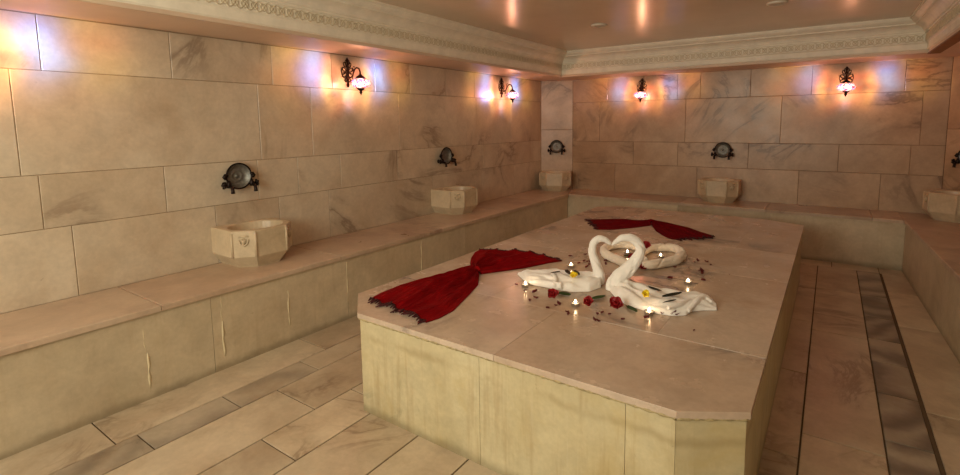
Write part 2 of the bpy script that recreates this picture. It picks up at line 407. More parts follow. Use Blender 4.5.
# ------------------------------------------------------------------ the platform
pf = empty('marble_platform', (2.4,3.4,0)); tag(pf, 'large low marble platform with clipped corners in the middle of the room', 'platform')
oct_ = [(1.62,1.566),(3.175,1.562),(3.378,1.685),(3.388,5.1),(3.04,5.245),(1.6,5.245),(1.412,5.1),(1.395,1.76)]
def inset(poly, d):
    out = []; n = len(poly)
    for i in range(n):
        p = Vector(poly[i]); a = Vector(poly[i-1]); b_ = Vector(poly[(i+1)%n]); d1 = (p-a).normalized(); d2 = (b_-p).normalized()
        n1 = Vector((-d1.y,d1.x)); n2 = Vector((-d2.y,d2.x)); q = p+(n1+n2)/(1+n1.dot(n2))*d; out.append((q.x,q.y))
    return out
def local(o, root): o.location = -Vector(root.location)
def clip(poly, axis, v, keep_less):
    out = []
    for i in range(len(poly)):
        p = poly[i]; q = poly[(i+1)%len(poly)]; dp = p[axis]-v; dq = q[axis]-v
        if keep_less: dp, dq = -dp, -dq
        if dp >= 0: out.append(p)
        if dp*dq < 0:
            s = dp/(dp-dq); out.append(tuple(p[k]+(q[k]-p[k])*s for k in (0,1)))
    return out
t = MB()
ys = [1.4,2.12,3.215,3.93,5.4]
xs = [[1.3,2.45,3.5],[1.3,2.05,2.95,3.5],[1.3,2.4,3.5],[1.3,1.95,3.0,3.5]]
for k in range(4):
    for a, e in zip(xs[k], xs[k][1:]):
        p = oct_
        for ax, v, kl in ((1,ys[k]+.001,False),(1,ys[k+1]-.001,True),(0,a+.001,False),(0,e-.001,True)): p = clip(p, ax, v, kl)
        if len(p) > 2: t.prism(p, ZS-.025, ZS, .0012, tv=rtv())
ip = inset(oct_, .003); t.prism(ip, ZS-.0245, ZS-.0014, 0, tv=(.5,.5,.5,0))
o = t.build('top_slab', M['slab_top'], pf); local(o, pf)
t = MB(); bp = inset(oct_, .012); n = len(bp)
segs = {0:[0,.48,.89,1], 2:[0,.5,1], 4:[0,.5,1], 6:[0,.3,.6,1]}
for i in range(n):
    p = Vector(bp[i]); q = Vector(bp[(i+1)%n]); dr = (q-p); nn = Vector((-dr.y,dr.x)).normalized()
    fr_ = segs.get(i, [0,1])
    for a, e in zip(fr_, fr_[1:]):
        p0 = p+dr*a; p1 = p+dr*e; dd = dr.normalized()*.0009
        t.prism([tuple(p0+dd), tuple(p1-dd), tuple(p1-dd+nn*.05), tuple(p0+dd+nn*.05)], 0, ZS-.025, 0, tv=(.5+.08*random.random(),.3+.1*random.random(),.4,0))
t.prism(inset(oct_, .03), 0, ZS-.04, 0)
o = t.build('side_cladding', M['slab_side'], pf); local(o, pf)
# crusty mortar line under the nosing
t = MB()
for i in (7,0,1):
    p = Vector(bp[i]); q = Vector(bp[(i+1)%n]); L_ = (q-p).length; k = int(L_/.012)
    on = Vector(((q-p).y,-(q-p).x)).normalized()*.005; pts = [(p+(q-p)*(s/k)+on) for s in range(k+1)]
    t.tube([(a.x,a.y,ZS-.028) for a in pts], [.005+.005*random.random() for _ in pts], 6)
o = t.build('mortar_line', M['crust'], pf); local(o, pf)

# ------------------------------------------------------------------ ceiling, bulkhead, cornice
t = MB(); t.box((-.12,Y0,ZC),(RX+.12,D+.12,ZC+.08)); tag(t.build('ceiling', M['ceil']), kind='structure')
IL = .519; IB = D-.5465; IR = 4.2436
def sof(name, a, b_):
    t = MB(); t.box(a, b_); return tag(t.build(name, M['soffit']), kind='structure')
sof('ceiling_bulkhead_left', (-.12,Y0,ZT),(IL-.002,D+.12,ZC-.001))
sof('ceiling_bulkhead_back', (IL-.001,IB+.002,ZT),(IR+.001,D+.12,ZC-.001))
sof('ceiling_bulkhead_right', (IR+.002,Y0,ZT),(RX+.12,D+.12,ZC-.001))
prof = [(0,.0),(-.006,.0),(-.006,.022),(.004,.030),(.010,.034),(.010,.082),(.018,.090),(.026,.094),(.026,.168),(.040,.172),(.040,.186),(.050,.190),
        (.056,.206),(.068,.222),(.086,.236),(.108,.246),(.118,.248),(.118,.258),(.128,.264),(.140,.274),(.150,.286),(.150,.292),(.164,.292),(.164,.311)]
def cornice(name, P0, P1, inward, m0, m1):
    """P0->P1 along the bulkhead edge, inward = direction into the room, m = mitre at each end (1) or square (0)"""
    P0 = Vector(P0); P1 = Vector(P1); I = Vector(inward); T = (P1-P0).normalized(); mb = MB()
    a = [P0 + I*o_ + T*(o_*m0) + Vector((0,0,h)) for o_, h in prof]; e = [P1 + I*o_ - T*(o_*m1) + Vector((0,0,h)) for o_, h in prof]
    k = len(prof); mb.add(a+e, [(i,i+1,k+i+1,k+i) for i in range(k-1)]); mb.add(a+[P0+Vector((0,0,.311))],[tuple(range(k+1))])
    # relief band: interlaced rings and two strands
    o_ = .026; s = .06; Ln = (P1-P0).length-2*o_; nr = int(Ln/s); zc = ZT+.131; base = P0+I*(o_+.001)+T*o_; base.z = zc
    for r in range(nr):
        c = base+T*(s*(r+.5)); ring = []; seg = 10
        for rr, ww in ((.025,0.),(.0215,.005),(.017,.0)):
            for j in range(seg):
                an = 2*PI*j/seg; ring.append(c+T*(rr*math.cos(an))+Vector((0,0,rr*math.sin(an)))+I*ww)
        fs = [(q*seg+j, q*seg+(j+1)%seg, (q+1)*seg+(j+1)%seg, (q+1)*seg+j) for q in range(2) for j in range(seg)]
        mb.add(ring, fs, mi=1, smooth=True)
        mb.lathe([(.009,0),(.006,.004),(0,.005)], 6, M=Matrix.Translation(c) @ I.to_track_quat('Z','Y').to_matrix().to_4x4(), mi=1)
    for ph in (0, PI):
        N_ = nr*6; pts = [base+T*(s*nr*q/N_)+Vector((0,0,.030*math.cos(PI*q/3/2+ph)))+I*.001 for q in range(N_+1)]
        mb.tube(pts, .0035, 4, mi=1)
    return tag(mb.build(name, [M['plaster'], M['relief']]), kind='structure')
cornice('trim_1', (IL,Y0,ZT), (IL,IB,ZT), (1,0,0), 0, 1)
cornice('trim_2', (IL,IB,ZT), (IR,IB,ZT), (0,-1,0), 1, 1)
cornice('trim_3', (IR,IB,ZT), (IR,Y0,ZT), (-1,0,0), 1, 0)
t = MB(); t.box((IR-.004,Y0,ZT-.012),(IR+.085,IB-.0,ZT-.001)); tag(t.build('trim_4', M['wood']), kind='structure')
t = MB()
t.box((0.0,Y0,ZT-.006),(.012,6.33,ZT-.001)); tag(t.build('trim_5', M['grout']), kind='structure')

# ceiling fittings
def disc(c, lab):
    r = empty('ceiling_light', (c.x, c.y, ZC)); tag(r, lab, 'ceiling light', 'round white ceiling lights')
    a = MB(); a.lathe([(.030,-.002),(.050,-.014),(.060,-.016),(.072,-.010),(.075,0)], 28); a.build('rim', M['white'], r)
    a = MB(); a.lathe([(0,-.006),(.031,-.006),(.031,0)], 24); a.build('lens', M['wax'], r); return r
disc(at(599,26,ZC-.01), 'small round white ceiling light over the corner end of the platform')
disc(at(777,4,ZC-.01), 'small round white ceiling light at the top edge, above the far bench basin')

# ------------------------------------------------------------------ wall sconces
def petal_ring(mb, c, a0, r1, r2, seg=10, w=.0045, y=0.):
    """flattened ring (filigree eye) in the xz plane"""
    pts = [Vector((c[0]+r1*math.cos(2*PI*i/seg)*math.cos(a0)-r2*math.sin(2*PI*i/seg)*math.sin(a0), y, c[1]+r1*math.cos(2*PI*i/seg)*math.sin(a0)+r2*math.sin(2*PI*i/seg)*math.cos(a0))) for i in range(seg+1)]
    mb.tube(pts, w, 5)
def make_sconce():
    """local: wall at y=0, out of the wall is -y, z=0 at the plate centre"""
    r = empty('wall_sconce')
    p = MB()
    p.tube([(0,-.012,-.115),(0,-.014,-.03),(0,-.014,.06),(0,-.010,.135)], [.004,.011,.010,.003], 8)
    for sx in (-1,1):
        petal_ring(p, (sx*.026,.072), sx*1.1, .022, .012, y=-.009)
        petal_ring(p, (sx*.034,.030), sx*.6, .024, .014, y=-.009)
        petal_ring(p, (sx*.032,-.018), -sx*.5, .024, .014, y=-.009)
        petal_ring(p, (sx*.018,-.056), -sx*1.1, .019, .010, y=-.009)
        p.tube([(sx*.006,-.01,.10),(sx*.020,-.01,.112),(sx*.024,-.01,.098),(sx*.014,-.01,.090)], .0045, 5)
        p.tube([(sx*.056,-.008,.045),(sx*.062,-.008,.010),(sx*.050,-.008,-.03)], .004, 5)
        p.tube([(sx*.004,-.012,.0),(sx*.022,-.014,.006),(sx*.04,-.01,.0)], .006, 5)
    petal_ring(p, (0,.112), 0, .010, .016, y=-.010); petal_ring(p, (0,-.100), 0, .011, .015, y=-.010)
    p.lathe([(0,.0),(.020,.0),(.022,.006),(.014,.014),(0,.018)], 14, M=Matrix.Translation((0,-.006,-.030)) @ Matrix.Rotation(PI/2,4,'X'))
    p.build('backplate', M['bronze'], r)
    a = MB(); pts = []
    for (y, z) in [(-.018,-.030),(-.045,-.040),(-.072,-.026),(-.088,.004),(-.104,.030),(-.130,.042),(-.158,.032),(-.170,.006),(-.172,-.020)]: pts.append((0,y,z))
    a.tube(pts, [.009,.007,.007,.007,.007,.007,.007,.007,.008], 8)
    a.tube([(0,-.060,-.034),(0,-.075,-.055),(0,-.062,-.068),(0,-.050,-.058)], .004, 5)
    a.tube([(0,-.092,.012),(0,-.078,.040),(0,-.092,.056),(0,-.106,.046)], .004, 5)
    a.build('arm', M['bronze'], r)
    T = Matrix.Translation((0,-.172,0))
    c = MB(); c.lathe([(0,-.014),(.010,-.016),(.014,-.024),(.030,-.034),(.040,-.048),(.043,-.054),(.036,-.056)], 20, M=T); c.build('shade_cap', M['bronze'], r)
    g = MB(); g.lathe([(.034,-.048),(.056,-.056),(.076,-.070),(.087,-.089),(.085,-.106),(.070,-.122),(.050,-.133),(.028,-.138)], 32, M=T, fn=lambda a_, z: 1+.02*math.cos(12*a_))
    gl = g.build('glass_globe', M['globe'], r)
    f = MB(); f.lathe([(.030,-.132),(.034,-.138),(.026,-.146),(.013,-.154),(.010,-.160),(.014,-.166),(.011,-.174),(.005,-.186),(0,-.198)], 16, M=T); f.build('finial', M['bronze'], r)
    return r
def sconce_light(P, rz, power):
    """the bulb; the coloured panes throw blue and amber patches sideways"""
    ld = bpy.data.lights.new('sconce_bulb', 'POINT'); ld.energy = power; ld.shadow_soft_size = .012; ld.use_nodes = True
    nt = ld.node_tree; nt.nodes.clear()
    class A(NT):
        def __init__(s, t): s.t = t
    N = A(nt); out = N.n('OutputLight'); em = N.n('Emission'); N.l(em.outputs[0], out.inputs[0])
    tc = N.n('TexCoord').outputs['Normal']; sp = N.n('SeparateXYZ'); N.l(tc, sp.inputs[0])
    back = N.math('MAXIMUM', sp.outputs[1], .02)              # +y of the bulb looks at the wall
    tx = N.math('DIVIDE', N.math('ABSOLUTE', sp.outputs[0]), back); tz = N.math('DIVIDE', sp.outputs[2], back)
    onw = N.math('GREATER_THAN', sp.outputs[1], .03)
    def g(v, c, w):
        q = N.math('DIVIDE', N.math('SUBTRACT', v, c), w); return N.math('EXPONENT', N.math('MULTIPLY', N.math('MULTIPLY', q, q), -1.))
    ax = N.math('SUBTRACT', tx, N.math('MULTIPLY', N.math('ABSOLUTE', tz), -.25))
    blue = N.math('MULTIPLY', N.math('MULTIPLY', g(ax, 2.35, .62), g(tz, .6, .95)), onw)
    yel = N.math('MULTIPLY', N.math('MULTIPLY', g(ax, 1.45, .30), g(tz, .4, 1.1)), onw)
    yel2 = N.math('MULTIPLY', N.math('MULTIPLY', g(ax, 3.9, .9), g(tz, .8, 1.5)), onw)
    down = N.math('MULTIPLY', N.math('MULTIPLY', g(tx, 0., .28), g(tz, -1.0, .7)), onw)
    c1 = N.mix(1., (1.,.50,.26,1), (0,0,0,1), 'ADD')
    def add(c, f, col, k):
        s = N.mix(1., col, N.math('MULTIPLY', f, k), 'MULTIPLY'); return N.mix(1., c, s, 'ADD')
    c1 = add(c1, blue, (.22,.58,1.6,1), 10.); c1 = add(c1, yel, (1.,.66,.12,1), 3.2); c1 = add(c1, yel2, (1.,.72,.20,1), 9.); c1 = add(c1, down, (.8,.6,.8,1), .9)
    N.l(c1, em.inputs['Color']); em.inputs['Strength'].default_value = 1
    o = bpy.data.objects.new('sconce_bulb', ld); COL.objects.link(o); o.location = P; o.rotation_euler = (0,0,rz); return o
sc0 = make_sconce(); SC = []
places = [  # x, y, z, rotation, power, label
    (0,2.883,1.905,-PI/2*-1,'ornate bronze sconce with lit globe between two basins on the long wall'),
    (0,5.300,1.905,PI/2,'ornate bronze sconce with lit globe on the long wall close to the corner'),
    (1.432,D-.004,1.900,.2,'ornate bronze sconce with lit globe on the far wall, by the corner basin'),
    (3.650,D,1.895,0,'ornate bronze sconce with lit globe on the far wall near the shaded bench'),
    (0,.52,1.905,PI/2,'ornate bronze wall sconce whose glow lights the tiles above the bench end'),
    (RX,5.05,1.9,-PI/2,'ornate bronze wall sconce on the wall above the shaded bench')]
POW = 5.8
for i, (x, y, z, rz, lab) in enumerate(places):
    r = sc0 if i == 0 else copy_tree(sc0)
    r.location = (x, y, z); r.rotation_euler = (0,0,rz); tag(r, lab, 'wall lamp', 'mosaic globe wall sconces')
    Rm = Matrix.Rotation(rz, 3, 'Z'); P = Vector((x,y,z)) + Rm @ Vector((0,-.172,-.095))
    sconce_light(P, 0 if i == 2 else rz, POW if i < 5 else POW*.6)

# ------------------------------------------------------------------ basins
def make_basin():
    """local: wall at y=0, basin comes out along -y, stands on z=0"""
    r = empty('marble_basin'); W = .218; Dp = .372; H = .262; ch = .105
    def plan(w, d, c): return [(-w,0),(-w,-d+c),(-w+c,-d),(w-c,-d),(w,-d+c),(w,0)]
    rings = [(plan(W-.055,Dp-.05,ch-.02),0),(plan(W-.05,Dp-.045,ch-.02),.012),(plan(W-.004,Dp-.004,ch),.075),(plan(W,Dp,ch),.084),(plan(W,Dp,ch),H-.006),(plan(W-.005,Dp-.005,ch-.002),H)]
    mb = MB(); vs = []; n = 6
    for pl, z in rings: vs += [(x,y,z) for x,y in pl]
    fs = [tuple(range(n))]
    for k in range(len(rings)-1):
        for i in range(n): fs.append((k*n+i,(k+1)*n+i,(k+1)*n+(i+1)%n,k*n+(i+1)%n))
    mb.add(vs, fs)
    # rim with a round hollow
    seg = 36; cx, cy = 0, -Dp/2+.0
    def edge(a):                       # where the direction leaves the plan
        dx, dy = math.cos(a), math.sin(a); pl = rings[-1][0]; best = 9
        for i in range(n):
            x1,y1 = pl[i]; x2,y2 = pl[(i+1)%n]; den = dx*(y2-y1)-dy*(x2-x1)
            if abs(den) < 1e-9: continue
            t_ = ((x1-cx)*(y2-y1)-(y1-cy)*(x2-x1))/den; s_ = ((x1-cx)*dy-(y1-cy)*dx)/den
            if t_ > 0 and -1e-6 <= s_ <= 1+1e-6: best = min(best, t_)
        return (cx+dx*best, cy+dy*best)
    angs = sorted([2*PI*j/seg for j in range(seg)] + [math.atan2(y-cy, x-cx) % (2*PI) for x,y in rings[-1][0]])
    k = len(angs); vs = [(*edge(a),H) for a in angs]
    levels = [(1,H),(.975,H-.006),(.93,H-.05),(.80,H-.11),(.5,H-.15),(.12,H-.165)]
    for s_, z in levels: vs += [(cx+.185*s_*math.cos(a), cy+.158*s_*math.sin(a), z) for a in angs]
    fs = [(q*k+j, q*k+(j+1)%k, (q+1)*k+(j+1)%k, (q+1)*k+j) for q in range(len(levels)) for j in range(k)]
    fs.append(tuple(range(len(levels)*k, (len(levels)+1)*k)))
    mb.add(vs, fs, smooth=False)
    # corner fillets: raised ribs at the edges of each face and a carved tulip on each clipped corner
    for i in range(1,5):
        x,y = rings[4][0][i]; mb.tube([(x*.992,y*.992,.080),(x*.992,y*.992,H-.012)], .010, 6)
    for sx in (-1,1):
        cx_, cy_ = sx*(W-ch/2), -Dp+ch/2; nx, ny = sx*.7071, -.7071; tx_, ty_ = .7071*sx, .7071
        def Pc(u, w, z): return (cx_+tx_*u+nx*w, cy_+ty_*u+ny*w, z)
        mb.tube([Pc(-.030,.002,.205),Pc(-.022,.005,.175),Pc(0,.006,.160),Pc(.022,.005,.175),Pc(.030,.002,.205)], .006, 6)
        mb.tube([Pc(0,.004,.215),Pc(0,.008,.185),Pc(0,.004,.160)], [.004,.009,.005], 6)
        mb.tube([Pc(-.012,.004,.210),Pc(-.008,.006,.18)], [.004,.006], 6); mb.tube([Pc(.012,.004,.210),Pc(.008,.006,.18)], [.004,.006], 6)
        mb.tube([Pc(-.03,.0,.225),Pc(.03,.0,.225)], .006, 6)
    mb.build('bowl', M['basin'], r)
    return r
pd = (PR-PL).normalized(); pang = math.atan2(pd.y, pd.x)       # corner panel direction
pm = (PL+PR)/2; qm = (Vector(QL)+Vector(QR))/2; qang = math.atan2(QL[1]-QR[1], QL[0]-QR[0])
stations = [  # wall point, rotation, tap centre height, names
    (Vector((.0,1.88)), PI/2, 'below the wall taps nearest the open end of the long bench', 'long wall, nearest the open end'),
    (Vector((.0,4.14)), PI/2, 'on the long bench between the two lamps of that wall', 'long wall, between the two lamps'),
    (pm, pang, 'in the corner where the long and far benches meet', 'lit corner panel'),
    (Vector((2.455,D)), 0, 'standing on the far bench in the middle of the wall', 'far wall, between the two lamps'),
    (qm, qang, 'in the dim corner at the end of the far bench', 'dim corner panel past the far wall'),
]
ba = make_basin()
for i, (p, rz, where, _) in enumerate(stations):
    r = ba if i == 0 else copy_tree(ba)
    nrm = Matrix.Rotation(rz,2) @ Vector((0,-1)); q = p+nrm*(.001 if i not in (2,4) else .012)
    r.location = (q.x, q.y, ZB); r.rotation_euler = (0,0,rz); tag(r, 'faceted marble wash basin '+where, 'basin', 'marble basins on the benches')

# ------------------------------------------------------------------ taps and hanging bowls
def make_tap(side):
    r = empty('wall_tap'); s = side
    a = MB(); RX_ = Matrix.Rotation(PI/2,4,'X')
    a.lathe([(0,0),(.020,0),(.020,.006),(.012,.010),(.010,.012)], 16, M=RX_); a.build('flange', M['iron'], r)
    a = MB(); a.tube([(0,-.008,0),(0,-.040,0),(0,-.062,-.002)], [.010,.011,.012], 10)
    a.lathe([(0,-.022),(.013,-.020),(.017,-.008),(.017,.008),(.013,.018),(.010,.030),(0,.032)], 12, M=Matrix.Translation((0,-.062,0)))
    a.tube([(0,-.070,-.006),(0,-.092,-.010),(0,-.106,-.022),(0,-.110,-.042),(0,-.110,-.056)], [.011,.011,.011,.012,.014], 10)
    a.build('spout', M['iron'], r)
    a = MB(); a.tube([(0,-.062,.0),(s*.030,-.064,.0)], .008, 8)
    for k in range(5):
        an = 2*PI*k/5; a.tube([(s*.034,-.064,0),(s*.036,-.064+.024*math.cos(an),.024*math.sin(an))], [.009,.008], 8)
    a.tube([(s*.028,-.064,0),(s*.046,-.064,0)], [.013,.010], 10); a.build('handle', M['iron'], r)
    return r
def make_bowl():
    """shallow hammam bowl, its inside turned to the room; local like the tap; centre at the origin"""
    r = empty('metal_bowl'); RX_ = Matrix.Rotation(PI/2,4,'X')
    a = MB(); a.lathe([(0,.004),(.030,.004),(.060,.010),(.082,.028),(.088,.046),(.084,.046),(.078,.030),(.056,.016),(.040,.014),(.036,.018),(.030,.013),(.012,.012),(.008,.018),(0,.022)], 40, M=RX_)
    a.build('bowl', M['silver'], r)
    a = MB(); P = [(.090*math.cos(2*PI*i/36), -.046, .090*math.sin(2*PI*i/36)) for i in range(37)]; a.tube(P, .006, 8, caps=False); a.build('rim', M['iron'], r)
    for sx in (-1,1):
        a = MB(); a.tube([(sx*.082,-.046,.006),(sx*.098,-.050,.012),(sx*.106,-.050,.0),(sx*.096,-.050,-.016)], [.012,.014,.014,.010], 8)
        a.build('lug', M['iron'], r)
    return r
tp = {-1: make_tap(-1), 1: make_tap(1)}; bw = make_bowl(); first = {-1: True, 1: True, 0: True}
tap_z = [1.092, 1.100, 1.105, 1.100, 1.095]
names_side = {-1: 'first', 1: 'second'}
for i, (p, rz, _, wh) in enumerate(stations):
    p = p - (Vector((0,.022)) if i == 0 else Vector((0,0))); R2 = Matrix.Rotation(rz,2); n_ = R2 @ Vector((0,-1)); tdir = R2 @ Vector((1,0)); z = tap_z[i]
    for s in (-1, 1):
        r = tp[s] if first[s] else copy_tree(tp[s]); first[s] = False
        q = p + tdir*(s*.082)
        side = ('open end side' if s < 0 else 'corner side') if i < 2 else (('long wall side' if s < 0 else 'far wall side') if i == 2 else (('corner side' if s < 0 else 'shaded bench side') if i == 3 else ('far wall side' if s < 0 else 'bench side')))
        r.location = (q.x, q.y, z-.045); r.rotation_euler = (0,0,rz)
        tag(r, 'dark tap on the %s, %s' % (wh, side), 'tap', 'dark wall taps over the basins')
    r = bw if first[0] else copy_tree(bw); first[0] = False
    q = p + n_*.003
    r.location = (q.x, q.y, z+.012); r.rotation_euler = (0,0,rz)
    tag(r, 'round silver bathing bowl hung over the taps, %s' % wh, 'bowl', 'silver bowls over the taps')

# ------------------------------------------------------------------ red cloths
def resample(poly, n):
    P = [Vector(p) for p in poly]; L_ = [0]
    for a, b_ in zip(P, P[1:]): L_.append(L_[-1]+(b_-a).length)
    out = []
    for i in range(n):
        s = L_[-1]*i/(n-1); k = 0
        while k < len(P)-2 and L_[k+1] < s: k += 1
        f = (s-L_[k])/max(L_[k+1]-L_[k],1e-9); out.append(P[k].lerp(P[k+1], min(1,f)))
    return out
def fan(mb, uv, side1, side2, pleats, amp, seed, bulge=0., ns=46, nt=56, h0=.020, fr_len=.03, rag=.02, fringe=True):
    A_ = resample(side1, ns); B_ = resample(side2, ns); rnd = random.Random(seed); vs = []; base = len(mb.v)
    top = []
    for i in range(ns):
        s = i/(ns-1)
        for j in range(nt):
            t_ = j/(nt-1); p = A_[i].lerp(B_[i], t_)
            ax = (A_[-1].lerp(B_[-1], .5)-A_[0]).normalized()
            p = p + ax*(bulge*math.sin(PI*t_)*s*s)
            nz = noise.noise(Vector((p.x*9+seed, p.y*9, 0)))
            ph = pleats*PI*t_ + 1.6*noise.noise(Vector((t_*3, s*2.2, seed)))*2
            pl = .85*(1-abs(math.sin(ph*.5+.4))**.7) + .5*max(0, noise.noise(Vector((t_*4.5+seed, s*1.4, seed*.7))))*1.6
            edge = math.sin(PI*min(1,max(0,t_)))**.35
            hh = .004 + (amp*(.22+.78*min(1,s*2.4))*(1-.5*s)*pl + .006*(nz+.4) + h0*max(0,1-s*3.2)**1.2)*edge
            if s > .93: p = p + ax*(rag*noise.noise(Vector((t_*16, seed*3.1, 1)))*(s-.93)/.07)
            vs.append(Vector((p.x, p.y, ZS+max(.003,hh))))
    bot = [Vector((v.x, v.y, max(ZS+.0012, v.z-.006))) for v in vs]
    N_ = ns*nt; fs = []
    for i in range(ns-1):
        for j in range(nt-1):
            a = i*nt+j; fs.append((a,a+1,a+nt+1,a+nt)); fs.append((N_+a,N_+a+nt,N_+a+nt+1,N_+a+1))
    for i in range(ns-1):
        for j in (0, nt-1): a = i*nt+j; fs.append((a,a+nt,N_+a+nt,N_+a))
    for j in range(nt-1):
        for i in (0, ns-1): a = i*nt+j; fs.append((a,a+1,N_+a+1,N_+a))
    mb.add(vs+bot, fs, smooth=True)
    for k in range(N_): i, j = divmod(k, nt); uv[base+k] = (j/(nt-1), i/(ns-1)); uv[base+N_+k] = uv[base+k]
    return vs, ns, nt
def fringe_of(mb, vs, ns, nt, n_, ln, seed, w=.0028):
    rnd = random.Random(seed)
    hem = [Vector((vs[(ns-1)*nt+j].x, vs[(ns-1)*nt+j].y, max(vs[(ns-1)*nt+j].z+.001, ZS+.0045))) for j in range(0, nt, 2)]
    mb.tube(hem, .0035, 6)
    for k in range(n_):
        j = int((k+.5)/n_*(nt-1)); e = vs[(ns-1)*nt+j]; p = vs[(ns-4)*nt+j]; d = Vector((e.x-p.x, e.y-p.y, 0))
        if d.length < 1e-6: continue
        d.normalize(); sd = Vector((-d.y,d.x,0)); L_ = ln*rnd.uniform(.6,1.25); wv = rnd.uniform(-.5,.5)
        q = Vector((e.x,e.y,e.z))-d*.003
        mb.tube([q+Vector((0,0,.004)), q+d*L_*.5+sd*wv*L_*.4, q+d*L_+sd*wv*L_+Vector((0,0,-.002))], [w*1.8,w*1.5,w], 5)
def scarf(name, label, pieces, mats, knot, group):
    r = empty(name, (knot.x, knot.y, ZS)); tag(r, label, 'cloth', group)
    mb = MB(); uv = {}
    for pc in pieces:
        res = fan(mb, uv, *pc['a'], **pc.get('k', {})); frs = MB(); fringe_of(frs, *res, *pc['f']); f = frs.build('fringe', M['fringe'], r); local(f, r)
    n = 14
    kx = pieces[0]['knot']
    mb.tube([kx[0], kx[0].lerp(kx[1],.5)+Vector((0,0,.010)), kx[1]], [.010,.015,.010], 14, squash=.8)
    o = mb.build('fabric', mats, r); local(o, r)
    ul = o.data.uv_layers.new(name='UVMap')
    for lp in o.data.loops: ul.data[lp.index].uv = uv.get(lp.vertex_index, (.5,.5))
    return r
def P1(pts): return [at(360+x/3.655, 210+y/3.655, ZS+.008) for x, y in pts]
def P2(pts): return [at(580+x/5.94, 200+y/5.94, ZS+.008) for x, y in pts]
kA = P1([(420,222)])[0]; kB = P1([(440,228)])[0]
scarf('fringed_cloth', 'bright red fringed cloth gathered like a bow, lying by the clipped corner of the platform', [
    dict(a=(P1([(408,205),(330,225),(240,245),(150,270),(75,300),(35,322)]), P1([(436,236),(432,270),(400,305),(340,365),(290,392),(240,408)]), 9, .060, 3.1),
         k=dict(bulge=.0), f=(38,.035,5), knot=(Vector((kA.x,kA.y,ZS+.022)),Vector((kB.x,kB.y,ZS+.022)))),
    dict(a=(P1([(420,214),(402,195),(406,172),(420,152),(438,142)]), P1([(440,232),(520,221),(600,210),(690,191),(738,184)]), 10, .050, 8.4),
         k=dict(bulge=.06, rag=.05), f=(34,.022,6))], M['red'], kA, 'red fringed cloths on the platform')
kA = P2([(400,134)])[0]; kB = P2([(440,138)])[0]
scarf('fringed_cloth', 'dark red cloth twisted in the middle, at the far end of the platform', [
    dict(a=(P2([(420,148),(400,150),(330,160),(200,172),(110,172)]), P2([(430,122),(350,118),(270,110),(160,112),(44,114)]), 5, .030, 2.2),
         k=dict(bulge=.0, rag=.04), f=(18,.03,7), knot=(Vector((kA.x,kA.y,ZS+.022)),Vector((kB.x,kB.y,ZS+.022)))),
    dict(a=(P2([(430,122),(480,128),(570,145),(640,158),(700,180),(790,212)]), P2([(425,146),(450,180),(490,205),(530,225),(570,232)]), 7, .030, 5.7),
         k=dict(bulge=.03, rag=.06), f=(22,.03,9))], M['red2'], kA, 'red fringed cloths on the platform')

# ------------------------------------------------------------------ towels
def smooth_path(pts, n):
    P = [Vector(p) for p in pts]; Q = [P[0]*2-P[1]]+P+[P[-1]*2-P[-2]]; out = []; m_ = len(P)-1
    for i in range(n):
        f = i/(n-1)*m_; k = min(int(f), m_-1); t_ = f-k; a,b_,c,d_ = Q[k:k+4]
        out.append(.5*((2*b_)+(c-a)*t_+(2*a-5*b_+4*c-d_)*t_*t_+(3*b_-a-3*c+d_)*t_**3))
    return out
def interp(vals, n):
    m_ = len(vals)-1; out = []
    for i in range(n):
        f = i/(n-1)*m_; k = min(int(f), m_-1); t_ = f-k; t_ = t_*t_*(3-2*t_); out.append(vals[k]*(1-t_)+vals[k+1]*t_)
    return out
def rolled(mb, path, rad, n=60, seg=20, seed=0., squash=1., creases=.10, turns=2., axis=None):
    """a rolled towel: radius wavers, one spiral fold line runs along it"""
    P = smooth_path(path, n); R_ = interp(rad, n); vs = []
    t0 = (P[1]-P[0]).normalized(); nr = Vector(axis) if axis else Vector((0,0,1)); nr = (nr-t0*nr.dot(t0)).normalized()
    for i in range(n):
        t_ = (P[min(i+1,n-1)]-P[max(i-1,0)]).normalized(); nr = (nr-t_*nr.dot(t_)).normalized(); bn = t_.cross(nr)
        for j in range(seg):
            a = 2*PI*j/seg; sp = (a/(2*PI) + turns*i/n) % 1.
            k = 1 + creases*noise.noise(Vector((P[i].x*14+3*math.cos(a), P[i].y*14+seed, P[i].z*14+3*math.sin(a))))
            k -= .30*math.exp(-((min(sp,1-sp))/.035)**2)
            k -= .18*math.exp(-((min((sp+.45)%1,1-(sp+.45)%1))/.03)**2)
            w_ = P[i]+nr*math.cos(a)*R_[i]*k+bn*math.sin(a)*R_[i]*k*squash; w_.z = max(w_.z, ZS+.0015); vs.append(w_)
    fs = [(i*seg+j, i*seg+(j+1)%seg, (i+1)*seg+(j+1)%seg, (i+1)*seg+j) for i in range(n-1) for j in range(seg)]
    fs += [tuple(range(seg-1,-1,-1)), tuple(range((n-1)*seg, n*seg))]
    mb.add(vs, fs, smooth=True)
